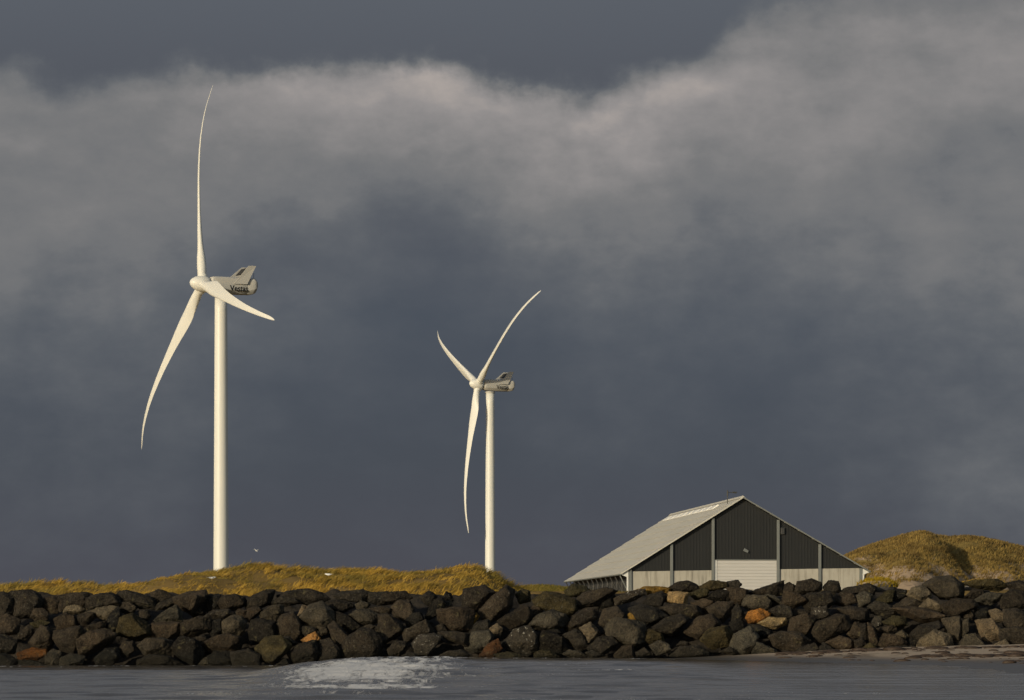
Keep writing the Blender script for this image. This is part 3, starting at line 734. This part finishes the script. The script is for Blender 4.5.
YAW = R(23.25); TILT = R(7.34)
AX = Vector((-math.cos(YAW), -math.sin(YAW), 0)); SIDE = Vector((math.sin(YAW), -math.cos(YAW), 0)); UP = Vector((0,0,1))
AXT = AX*math.cos(TILT)+UP*math.sin(TILT); WT = UP*math.cos(TILT)-AX*math.sin(TILT)
DEFL = ([0,.1,.25,.42,.58,.73,.87,1.0], [0,-.35,-1.05,-1.55,-1.75,-1.45,-.4,1.45])
def smooth_interp(x, xs_, ys_):
    k = max(i for i in range(len(xs_)-1) if xs_[i] <= x)
    t = (x-xs_[k])/(xs_[k+1]-xs_[k])
    def m(i):
        if i == 0: return (ys_[1]-ys_[0])/(xs_[1]-xs_[0])
        if i == len(xs_)-1: return (ys_[-1]-ys_[-2])/(xs_[-1]-xs_[-2])
        return (ys_[i+1]-ys_[i-1])/(xs_[i+1]-xs_[i-1])
    h = xs_[k+1]-xs_[k]; a, b2 = ys_[k], ys_[k+1]
    return (2*t**3-3*t**2+1)*a+(t**3-2*t**2+t)*h*m(k)+(-2*t**3+3*t**2)*b2+(t**3-t**2)*h*m(k+1)
def naca(t, th):
    return 5*th*(.2969*math.sqrt(max(t,0))-.126*t-.3516*t*t+.2843*t**3-.1036*t**4)
def blade(phi, L=55.0):
    mb = MB(); d = WT*math.cos(phi)+UPU*math.sin(phi); t_ = -WT*math.sin(phi)+UPU*math.cos(phi)
    rings = []
    rs = [.025,.04,.055,.075,.10,.13,.16,.19,.22,.26,.30,.36,.42,.50,.58,.66,.73,.80,.86,.91,.95,.975,.99,.998]
    for r in rs:
        ch = np.interp(r, [.025,.055,.10,.15,.20,.25,.35,.5,.7,.86,.95,.98,.998], [2.25,2.25,2.7,3.45,3.85,3.7,3.0,2.3,1.6,1.12,.85,.6,.18])
        th = np.interp(r, [.025,.055,.12,.2,.35,.6,1], [1,1,.62,.36,.26,.20,.16])
        tw = R(np.interp(r, [0,.2,.4,.7,1], [21,19,13,8,5]))
        circ = np.interp(r, [.055,.16], [1,0])
        cd = t_*math.cos(tw)+AXT*math.sin(tw); nd = AXT*math.cos(tw)-t_*math.sin(tw)
        c = d*(r*L) - AXT*smooth_interp(r, *DEFL)
        ring = []; n = 24
        for i in range(n):
            a = 2*math.pi*i/n
            ex, ey = .5*ch*math.cos(a), .5*ch*math.sin(a)*min(1, th*1.0 if circ < 1 else 1)
            xx = .5-.5*math.cos(a)            # 0 at leading edge
            yy = naca(xx, th)*ch*(1 if a < math.pi else -1)
            ax_, ay_ = (.32-xx)*ch, yy
            cx_, cy_ = .5*ch*math.cos(a), .5*ch*math.sin(a)
            px_, py_ = cx_*circ+ax_*(1-circ), cy_*circ+ay_*(1-circ)
            ring.append(c+cd*px_+nd*py_)
        rings.append(ring)
    mb.loft(rings); return mb
UPU = SIDE
def turbine(hub, phases, zg, label):
    towc = hub - AX*4.9
    root = empty("wind_turbine", (towc.x, towc.y, zg)); tag(root, label, 'wind turbine', 'wind turbines behind the dune')
    O = Vector(root.location); h = hub-O
    tc = Vector((0,0,0))
    mb = MB(); rings = []; zt = h.z-3.1
    for k in range(25):
        z = zt*k/24; rad = 1.96-.40*(k/24)
        rings.append([Vector((rad*math.cos(2*math.pi*i/48), rad*math.sin(2*math.pi*i/48), z)) for i in range(48)])
    mb.loft(rings); tw = mb.build("tower", mt, root, True)
    for fz in (.27,.55,.80):                                   # flange seams
        rad = 1.96-.40*fz+.012; f = MB(); z = zt*fz
        f.loft([[Vector((rad*math.cos(2*math.pi*i/48), rad*math.sin(2*math.pi*i/48), zz)) for i in range(48)] for zz in (z-.09, z+.09)], False)
        f.build("flange", mt, tw, True)
    # door at the tower foot
    dm = MB(); dm.box(-.5,.5,-2.09,-1.95,.6,2.9); dm.build("door", mn, tw, bevel=.02)
    # yaw collar under the nacelle
    yb = MB(); yb.tube((0,0,zt), (0,0,zt+.55), 1.75, 1.75, 40); yb.build("yaw_collar", mn, root, angle=.6)
    # nacelle: cross-sections along the machine axis
    hub_c = h; hc = h + UP*.55
    def sec(s, wd, z0, z1, cb=.9, ct=.35):
        P = [(-wd+ct,z1),(wd-ct,z1),(wd,z1-ct),(wd,z0+cb*1.1),(wd-cb,z0),(-wd+cb,z0),(-wd,z0+cb*1.1),(-wd,z1-ct)]
        return [hc - AX*s + SIDE*p[0] + UP*p[1] for p in P]
    nb = MB()
    nb.loft([sec(1.9,1.45,-1.9,1.15,.6,.4), sec(2.3,1.8,-2.5,1.3,.8), sec(3.4,1.95,-2.8,1.35), sec(9.5,2.0,-2.9,1.3), sec(11.3,2.0,-2.9,.9,.9,.4)])
    nac = nb.build("nacelle", mn, root, bevel=.12, angle=.5)
    # rear hood, its flare shaped so the front face catches the sun
    rb = MB()
    rb.loft([sec(11.2,1.95,-2.85,.9), sec(12.1,2.05,-2.9,1.1,.9,.4), sec(13.0,2.3,-2.75,1.25,.9,.6), sec(13.6,2.2,-2.4,1.1,.9,.7), sec(14.1,1.7,-1.6,.5,.7,.6)])
    rb.build("rear_hood", mn, nac, bevel=.12, angle=.6)
    # swept cooler fins, splayed to catch sun, and the dark radiator between them
    for sg in (1, -1):
        P = [(7.4,1.15 if sg < 0 else -.45),(11.2,4.2),(13.2,4.2),(10.9,-.45)]
        off = 2.06
        poly = [hc - AX*(s+.1) + SIDE*sg*(off+.16*(z > 1)+ (.42 if s > 10 else 0)*.6) + UP*z for s, z in P]
        fn_ = MB(); fn_.prism(poly, SIDE*sg*.16); fn_.build("cooler_fin", mn, nac, bevel=.03)
    rd = MB(); P = [(9.4,2.0),(11.0,3.7),(11.35,3.7),(9.75,2.0)]
    rd.prism([hc - AX*s - SIDE*2.0 + UP*z for s, z in P], SIDE*4.0); rd.build("radiator", mrad, nac)
    tb = MB(); P = [(8.2,1.32),(9.4,1.85),(9.9,1.85),(10.2,1.25)]
    tb.prism([hc - AX*s - SIDE*1.6 + UP*z for s, z in P], SIDE*3.2); tb.build("cooler_base", mn, nac)
    mm = MB(); a0 = hc-AX*13.2+SIDE*1.0+UP*.9; mm.tube(a0, a0+UP*1.5, .05); mm.tube(a0+UP*1.5-SIDE*.3, a0+UP*1.5+SIDE*.3, .04); mm.build("wind_sensor", mrad, nac)
    # lettering on both flanks
    for sg in (1, -1):
        cu = bpy.data.curves.new("lettering", 'FONT'); cu.body = "Vestas"; cu.size = 2.0; cu.extrude = .012; cu.align_x = 'CENTER'; cu.offset = .035
        to = bpy.data.objects.new("lettering_curve", cu); col.objects.link(to)
        dg = bpy.context.evaluated_depsgraph_get(); me = bpy.data.meshes.new_from_object(to.evaluated_get(dg)); bpy.data.objects.remove(to)
        me.name = "lettering"
        ex = -AX*sg; base_p = hc - AX*9.0 + SIDE*sg*2.025 + UP*-2.15
        for v in me.vertices:
            q = v.co.copy(); v.co = base_p + ex*(q.x*.92) + UP*q.y + SIDE*sg*q.z
        me.update(); me.materials.clear()
        link_mesh("lettering", me, mk_, nac)
    # hub with spinner
    hc = hub_c
    hb = MB(); rings = []
    for s, rad in ((3.3,.12),(3.2,.5),(2.85,.98),(2.2,1.45),(1.3,1.85),(.2,2.05),(-.8,2.05),(-1.5,1.9),(-1.75,1.6)):
        rings.append([hc+AXT*s+(WT*math.cos(a)+SIDE*math.sin(a))*rad for a in [2*math.pi*i/40 for i in range(40)]])
    hb.loft(rings); hubo = hb.build("hub", mt, root, angle=.9)
    for ph in phases:
        d = WT*math.cos(ph)+SIDE*math.sin(ph)
        bm_ = blade(ph); bm_.v = [tuple(Vector(p)+hc) for p in bm_.v]
        bl = bm_.build("blade", mt, root, angle=1.2)
        c_ = MB(); c_.tube(hc+d*1.2, hc+d*2.35, 1.32, 1.28, 32); c_.build("blade_collar", mt, hubo, angle=.6)
    return root
h1 = at(202.4, 284, 998); h2 = at(477.8, 384.3, 1459)
turbine(h1, [R(-16.55), R(103.45), R(223.45)], 3.6, "large cream wind turbine at left, one blade upright and one swept right across its nacelle")
turbine(h2, [R(55.25), R(175.25), R(295.25)], 3.6, "smaller, more distant cream wind turbine with two blades raised in a V")

# ------------------------------------------------------------------ shed
SD = 450.0; SG = 3.9
def sx(px): return (px-742.5)*SD/F
def sz(py): return (HOR-py)*SD/F+CAMZ-SG
shed = empty("storage_shed", ((742.5-512)*SD/F, SD, SG), R(4.5))
tag(shed, "large gabled storage shed with charcoal cladding, concrete base and pale ribbed roof behind the boulders", 'shed')
LEN = 68.0
mclad, nt, b = mat_new("charcoal_cladding", .55, .3)
nt.links.new(MIX(nt, NOISE(nt, COORD(nt, 'Object', (1,1,.2)), 1.2, 6), (.0125,.0135,.0145), (.019,.020,.021)), b.inputs['Base Color'])
mcon, nt, b = mat_new("weathered_concrete", .9, .15)
oc = COORD(nt); st = NOISE(nt, COORD(nt, 'Object', (1.6,1,.14)), 1.3, 6, .65)
cc = MIX(nt, NOISE(nt, oc, .8, 6), (.30,.28,.24), (.45,.43,.38))
cc = MIX(nt, M(nt, 'MULTIPLY', RAMP(nt, st, [(.48,0.0),(.68,1.0)]), .6), cc, (.13,.12,.10))
nt.links.new(cc, b.inputs['Base Color']); BUMP(nt, b, NOISE(nt, oc, 6, 5), .3, .02)
mroof, nt, b = mat_new("fibre_cement_roof", .75, .2)
oc = COORD(nt); s3 = nt.nodes.new('ShaderNodeSeparateXYZ'); nt.links.new(oc, s3.inputs[0])
rc = MIX(nt, NOISE(nt, COORD(nt, 'Object', (1,.25,1)), .5, 6, .65), (.44,.425,.38), (.56,.54,.49))
rc = MIX(nt, M(nt, 'MULTIPLY', RAMP(nt, NOISE(nt, COORD(nt, 'Object', (.5,2.5,.5)), 1.0, 4), [(.5,0.0),(.7,1.0)]), .3), rc, (.22,.20,.165))
nt.links.new(rc, b.inputs['Base Color'])
BUMP(nt, b, M(nt, 'SINE', M(nt, 'MULTIPLY', s3.outputs[1], 2*math.pi/.35)), .5, .04)
mvent, nt, b = mat_new("translucent_rooflight", .35, .4); b.inputs['Base Color'].default_value = (.80,.78,.73,1)
mcol, nt, b = mat_new("grey_steel_column", .55, .3)
nt.links.new(MIX(nt, NOISE(nt, COORD(nt), 2, 4), (.13,.14,.14), (.18,.19,.185)), b.inputs['Base Color'])
mdoor, nt, b = mat_new("white_roller_door", .5, .3)
oc = COORD(nt); nt.links.new(MIX(nt, NOISE(nt, COORD(nt, 'Object', (.4,1,1.6)), 1.5, 5), (.44,.43,.42), (.51,.50,.49)), b.inputs['Base Color'])
mwt, nt, b = mat_new("white_trim", .5, .3)
nt.links.new(MIX(nt, NOISE(nt, COORD(nt), 1.5, 4), (.6,.6,.58), (.7,.7,.68)), b.inputs['Base Color'])
mdk, nt, b = mat_new("dark_fitting", .5, .3)
nt.links.new(MIX(nt, NOISE(nt, COORD(nt), 3, 4), (.03,.03,.03), (.06,.06,.06)), b.inputs['Base Color'])

RZ = sz(497.5); XL, ZL = sx(620), sz(574); XR, ZR = sx(870), sz(571.2)
def roof_z(x): return RZ + (ZL-RZ)*(x/XL) if x < 0 else RZ + (ZR-RZ)*(x/XR)
WL, WR = sx(629), sx(862)
cols = [sx(p) for p in (629.5,671,712.7,778.3,820.3,861.8)]
def ctop(x): return 4.22 + (x-WL)/(WR-WL)*.42
dz = sz(560.3)
# ribbed gable cladding
mb = MB(); per = .36; x = WL
prof = []
while x < WR-.01:
    for a, dp in ((0,0),(.24,0),(.26,-.022),(.34,-.022)): prof.append((x+a, dp))
    x += per
prof = [p for p in prof if p[0] < WR]+[(WR,0)]
def zb(x): return dz+.06 if cols[2] < x < cols[3] else ctop(x)
cuts = sorted(set([p[0] for p in prof])); vs = []; fs = []
for i in range(len(prof)-1):
    (xa, da), (xb, db) = prof[i], prof[i+1]; xm = (xa+xb)/2; zz = zb(xm) if zb(xm) > 4.7 else None
    za, zb_ = (zz, zz) if zz else (ctop(xa), ctop(xb))
    mb.add([(xa,da,za),(xb,db,zb_),(xb,db,roof_z(xb)-.14),(xa,da,roof_z(xa)-.14)], [(0,1,2,3)])
mb.build("gable_cladding", mclad, shed)
# backing wall (gives the cladding thickness) and rear gable
for y0, nm in ((.08,'gable_wall'),(LEN-.3,'rear_wall')):
    mb = MB(); mb.prism([(WL+.05,y0,0),(WR-.05,y0,0),(WR-.05,y0,roof_z(WR)-.2),(0,y0,RZ-.2),(WL+.05,y0,roof_z(WL)-.2)], (0,.2,0)); mb.build(nm, mclad, shed)
# concrete panels
for a, c2 in ((0,1),(1,2),(3,4),(4,5)):
    xa, xb = cols[a]+.16, cols[c2]-.16; xm = (xa+xb)/2
    for u, v in ((xa, xm-.012), (xm+.012, xb)):
        mb = MB(); mb.prism([(u,-.10,0),(v,-.10,0),(v,-.10,ctop(v)-.03),(u,-.10,ctop(u)-.03)], (0,.15,0)); mb.build("concrete_panel", mcon, shed, bevel=.015)
# columns
for x in cols:
    mb = MB(); mb.box(x-.15,x+.15,-.30,-.02,0,roof_z(x)-.18); mb.build("column", mcol, shed, bevel=.015)
# roller door with horizontal slats, jambs and lintel
mb = MB(); zz = .0; x0, x1 = cols[2]+.42, cols[3]-.17; k = 0
while zz < dz-.05:
    t = min(zz+.36, dz-.02); mb.add([(x0,-.03,zz),(x1,-.03,zz),(x1,-.075,zz+.06),(x0,-.075,zz+.06),(x1,-.075,t),(x0,-.075,t),(x1,-.03,t),(x0,-.03,t)], [(0,1,2,3),(3,2,4,5),(5,4,6,7)]); zz = t
door = mb.build("roller_door", mdoor, shed)
mb = MB(); mb.box(cols[2]+.16,x0-.01,-.16,-.0,0,dz); mb.build("door_jamb", mwt, door, bevel=.01)
mb = MB(); mb.box(cols[2]+.16,cols[3]-.16,-.14,-.01,dz+.0,dz+.09); mb.build("door_lintel", mcol, door, bevel=.01)
# roof: two slopes of overlapping sheet courses
for sgn, XE, ZE, nm in ((-1,XL,ZL,'roof'),(1,XR,ZR,'roof')):
    mb = MB(); nC = 9
    for k in range(nC):
        a, e = k/nC, (k+1)/nC+.006
        pa = Vector((XE*a, 0, RZ+(ZE-RZ)*a)); pe = Vector((XE*e, 0, RZ+(ZE-RZ)*e))
        nrm = Vector((-(ZE-RZ)*sgn, 0, XE*sgn)).normalized()
        if nrm.z < 0: nrm = -nrm
        A, B = pa+nrm*.02, pe+nrm*.085
        mb.prism([(A.x,-.55,A.z),(B.x,-.55,B.z),(B.x-nrm.x*.05,-.55,B.z-nrm.z*.05),(A.x-nrm.x*.05,-.55,A.z-nrm.z*.05)], (0,LEN+1.1,0))
    ro = mb.build(nm, mroof, shed)
    v = MB(); v.prism([(XE*.0,-.62,RZ+.08),(XE,-.62,ZE+.08),(XE,-.62,ZE-.06),(XE*.0,-.62,RZ-.08)], (0,.06,0)); v.build("verge_trim", mcol if sgn > 0 else mroof, ro)
    if sgn < 0:
        # line of raised rooflights a little below the ridge
        for k in range(9):
            y0 = 14+k*5.7
            p = [(XE*.06, RZ+(ZE-RZ)*.06+.06),(XE*.065, RZ+(ZE-RZ)*.065+.26),(XE*.11, RZ+(ZE-RZ)*.11+.22),(XE*.115, RZ+(ZE-RZ)*.115+.08)]
            q = MB(); q.prism([(a,y0,c_) for a, c_ in p], (0,4.6,0)); q.build("rooflight", mvent, ro, bevel=.03)
        q = MB(); q.prism([(-.35,-.5,RZ-.1),(0,-.5,RZ+.2),(.35,-.5,RZ-.1)], (0,LEN+1,0)); q.build("ridge_cap", mroof, ro)
    g_ = MB(); g_.tube((XE+sgn*.06,-.5,ZE-.08), (XE+sgn*.06,LEN+.4,ZE-.08), .09, n=8); g_.build("gutter", mcol, ro)
# long side walls with eave brackets
for xw, sgn, XE, ZE in ((WL,-1,XL,ZL),(WR,1,XR,ZR)):
    mb = MB(); mb.box(min(xw,xw-sgn*.2),max(xw,xw-sgn*.2),.3,LEN-.35,0,3.2 if sgn < 0 else 3.6); mb.build("side_wall", mdk if sgn < 0 else mcon, shed)
    mb = MB(); mb.box(min(xw-sgn*.05,xw-sgn*.15),max(xw-sgn*.05,xw-sgn*.15),.3,LEN-.35,3.2 if sgn < 0 else 3.6,roof_z(xw)-.2); mb.build("side_cladding", mclad, shed)
    for k in range(13):
        y = 1.2+k*5.5; br = MB()
        br.tube((xw+sgn*.02,y,1.9),(XE-sgn*.05,y,ZE-.15),.07,n=8); br.tube((xw+sgn*.12,y,0),(xw+sgn*.12,y,3.7),.08,n=8); br.build("eave_bracket", mdk if k else mcol, shed)
    fp = MB(); fp.prism([(xw+sgn*.17,-.34,roof_z(xw)-.22),(XE,-.34,ZE-.1),(xw+sgn*.17,-.34,ZE-.42)], (0,.1,0)); fp.build("eave_fascia", mwt, shed)
    ps = MB(); ps.box(*(sorted((xw+sgn*.16,xw+sgn*.34))),-.28,-.06,0,ZE-.3); ps.build("sunlit_side_post", mwt, shed, bevel=.01)  # white post added for the sunlit outer side of the corner column
mb = MB(); mb.box(WR+.4,WR+1.05,.2,2.6,0,3.1); mb.build("meter_cabinet", mdk, shed, bevel=.03)
# floodlight over the door, small box beside a column
fl = MB(); fx, fz = sx(745.5), sz(550); fl.prism([(fx-.28,-.34,fz-.12),(fx+.22,-.30,fz-.34),(fx+.34,-.30,fz-.10),(fx-.12,-.34,fz+.2)], (0,.18,.05))
lamp = fl.build("floodlight", mcol, shed, bevel=.02); br = MB(); br.tube((fx,-.16,fz),(fx,.02,fz+.05),.05); br.build("bracket", mdk, lamp)
bx = MB(); bx_, bz_ = sx(782.8), sz(531); bx.box(bx_-.22,bx_+.22,-.26,-.05,bz_-.38,bz_+.38); bx.build("alarm_box", mdk, shed, bevel=.04)
# weather mast on the ridge
wm = MB(); mx = sx(729.5)+.45; my = 6.0; zt = RZ+1.05
wm.tube((-.9,my,RZ-.5),(-.9,my,RZ+1.05),.05); wm.tube((-.95,my,RZ+.75),(.0,my,RZ+.8),.04); wm.tube((-.9,my,RZ+.4),(-.9,my,RZ+.95),.09,.09)
wm.prism([(-.35,my-.03,RZ+.7),(.1,my-.03,RZ+.65),(.25,my-.03,RZ+.85),(-.3,my-.03,RZ+.88)], (0,.06,0)); wm.build("weather_vane", mdk, shed)

# ------------------------------------------------------------------ grass tussocks on the boulder crest
def tussock(px, py, D_, wpx, hgt, label, mat):
    c0 = at(px, py, D_); o_ = empty("grass_tussock", c0); tag(o_, label, 'grass tussock', 'grass tussocks on the sea wall')
    hw = wpx/2*D_/F; n = int(900*hw)
    a = rng.random(n)*2*math.pi; rr = np.sqrt(rng.random(n))
    gx = np.cos(a)*rr*hw; gy = np.sin(a)*rr*.7; gz = (1-rr**2)*hgt*.55-.05
    bl = blades("blades", gx, gy, gz, rng.uniform(.55,1.0,n)*hgt*.6, np.full(n,.022), .8, mat, .3); bl.parent = o_
    sm = MB(); rings = []
    for k in range(6):
        t = k/5; rd_ = math.cos(t*math.pi/2)*.96+.02
        rings.append([Vector((math.cos(q)*hw*rd_, math.sin(q)*.7*rd_, -.3*(k == 0)+math.sin(t*math.pi/2)*hgt*.55)) for q in [2*math.pi*i/18 for i in range(18)]])
    sm.loft(rings); sm.build("root_mound", mg, o_, True)
m_yel = grass_mat("yellow_tussock", (.28,.19,.015), (.52,.36,.03), (.30,.21,.02))
tussock(877, 586.5, 206.6, 42, .62, "mustard yellow grass tussock on the crest in front of the shed's right corner", m_yel)
#tussock(652, 589.5, 207.0, 30, .28, "olive yellow grass tussock on the crest below the shed's left concrete bays", m_yel)
tussock(980, 585, 208.0, 46, .40, "orange brown grass tussock on the crest at the far right under the hill", m_grass)
tussock(748, 592, 207.2, 14, .2, "small green yellow grass tussock on the crest below the roller door", m_yel)

# ------------------------------------------------------------------ gulls
mgw, nt, b = mat_new("gull_plumage", .7, .2)
oc = COORD(nt); at2 = nt.nodes.new('ShaderNodeAttribute'); at2.attribute_name = 'dark'
nt.links.new(MIX(nt, at2.outputs['Fac'], MIX(nt, NOISE(nt, oc, 12, 3), (.72,.72,.70), (.8,.8,.78)), (.06,.06,.065)), b.inputs['Base Color'])
def gull(loc, rz, label, flying, bank=0.0):
    o_ = empty("gull", loc, rz); tag(o_, label, 'gull', 'gulls over the dune'); o_.rotation_euler = (0, bank, rz)
    if not flying: o_.scale = (.7,.7,.7)
    mb = MB(); rings = []
    for xx, rad, zz in ((-.30,.012,.02),(-.22,.05,.01),(-.10,.085,0),(.02,.095,0),(.12,.08,.01),(.18,.055,.03),(.22,.058,.045),(.265,.048,.045),(.29,.018,.04),(.34,.008,.03)):
        rings.append([Vector((xx, rad*math.cos(a), zz+rad*.9*math.sin(a))) for a in [2*math.pi*i/14 for i in range(14)]])
    mb.loft(rings)
    mb.prism([(-.26,-.03,.02),(-.26,.03,.02),(-.42,.07,.025),(-.42,-.07,.025)], (0,0,.008))
    dark = [0.0]*len(mb.v)
    for sg in (1,-1):
        if flying:
            st = [(0,.06,.16,-.06,.03),(.22,.10,.15,-.04,.13),(.42,.12,.13,-.02,.15),(.60,.04,.06,-.05,.13),(.70,-.06,-.05,-.09,.11)]
            rg = []
            for yy, lead, _, trail, zz in st:
                rg.append([Vector((lead, sg*(.06+yy), zz)), Vector(((lead+trail)/2, sg*(.06+yy), zz+.015)), Vector((trail-.04, sg*(.06+yy), zz)), Vector(((lead+trail)/2, sg*(.06+yy), zz-.008))])
            mb.loft(rg); dark += [.35]*12+[.5]*4+[1]*4
        else:
            rg = [[Vector((xx, sg*(.07+.02*math.sin(a)), .02+rad*math.cos(a))) for a in [2*math.pi*i/8 for i in range(8)]] for xx, rad in ((.10,.03),(.02,.06),(-.12,.055),(-.26,.03),(-.40,.008))]
            mb.loft(rg); dark += [.25]*8*3+[.6]*8+[1]*8
    bd = mb.build("body", mgw, o_, True)
    if len(bd.data.vertices) == len(dark):
        q = bd.data.attributes.new('dark', 'FLOAT', 'POINT'); q.data.foreach_set('value', np.array(dark, np.float32))
    bk = MB(); bk.tube((.335,0,.03),(.40,0,.015),.012,.003,8); bk.build("beak", m_beak, o_)
    if not flying:
        for sg in (1,-1):
            lg = MB(); lg.tube((-.02,sg*.035,-.05),(-.01,sg*.035,-.22),.008,n=6); lg.build("leg", m_beak, o_)
m_beak, nt, b = mat_new("gull_beak", .5, .3); b.inputs['Base Color'].default_value = (.45,.28,.05,1)
gull(at(256, 550.5, 600), R(-35), "white and grey gull flying in the open sky just right of the left turbine's foot", True, R(38))
def on_dune(px, py):
    best = min(np.arange(207, 228, .1), key=lambda y: abs(HOR-(float(terrain((px-512)*y/F, y))+.55-CAMZ)*F/y-py))
    x = (px-512)*best/F; return (x, best, float(terrain(x, best))+.55)
gull(on_dune(212, 578), R(20), "white gull resting in the dune grass below the left turbine's foot", False)
gull(on_dune(328.5, 574.5), R(160), "white gull resting in the dune grass midway between the two turbines", False)

# ------------------------------------------------------------------ render settings
scene.render.engine = 'CYCLES'
scene.view_settings.view_transform = 'Standard'; scene.view_settings.look = 'None'
scene.view_settings.exposure = 0; scene.view_settings.gamma = 1; scene.view_settings.use_curve_mapping = False
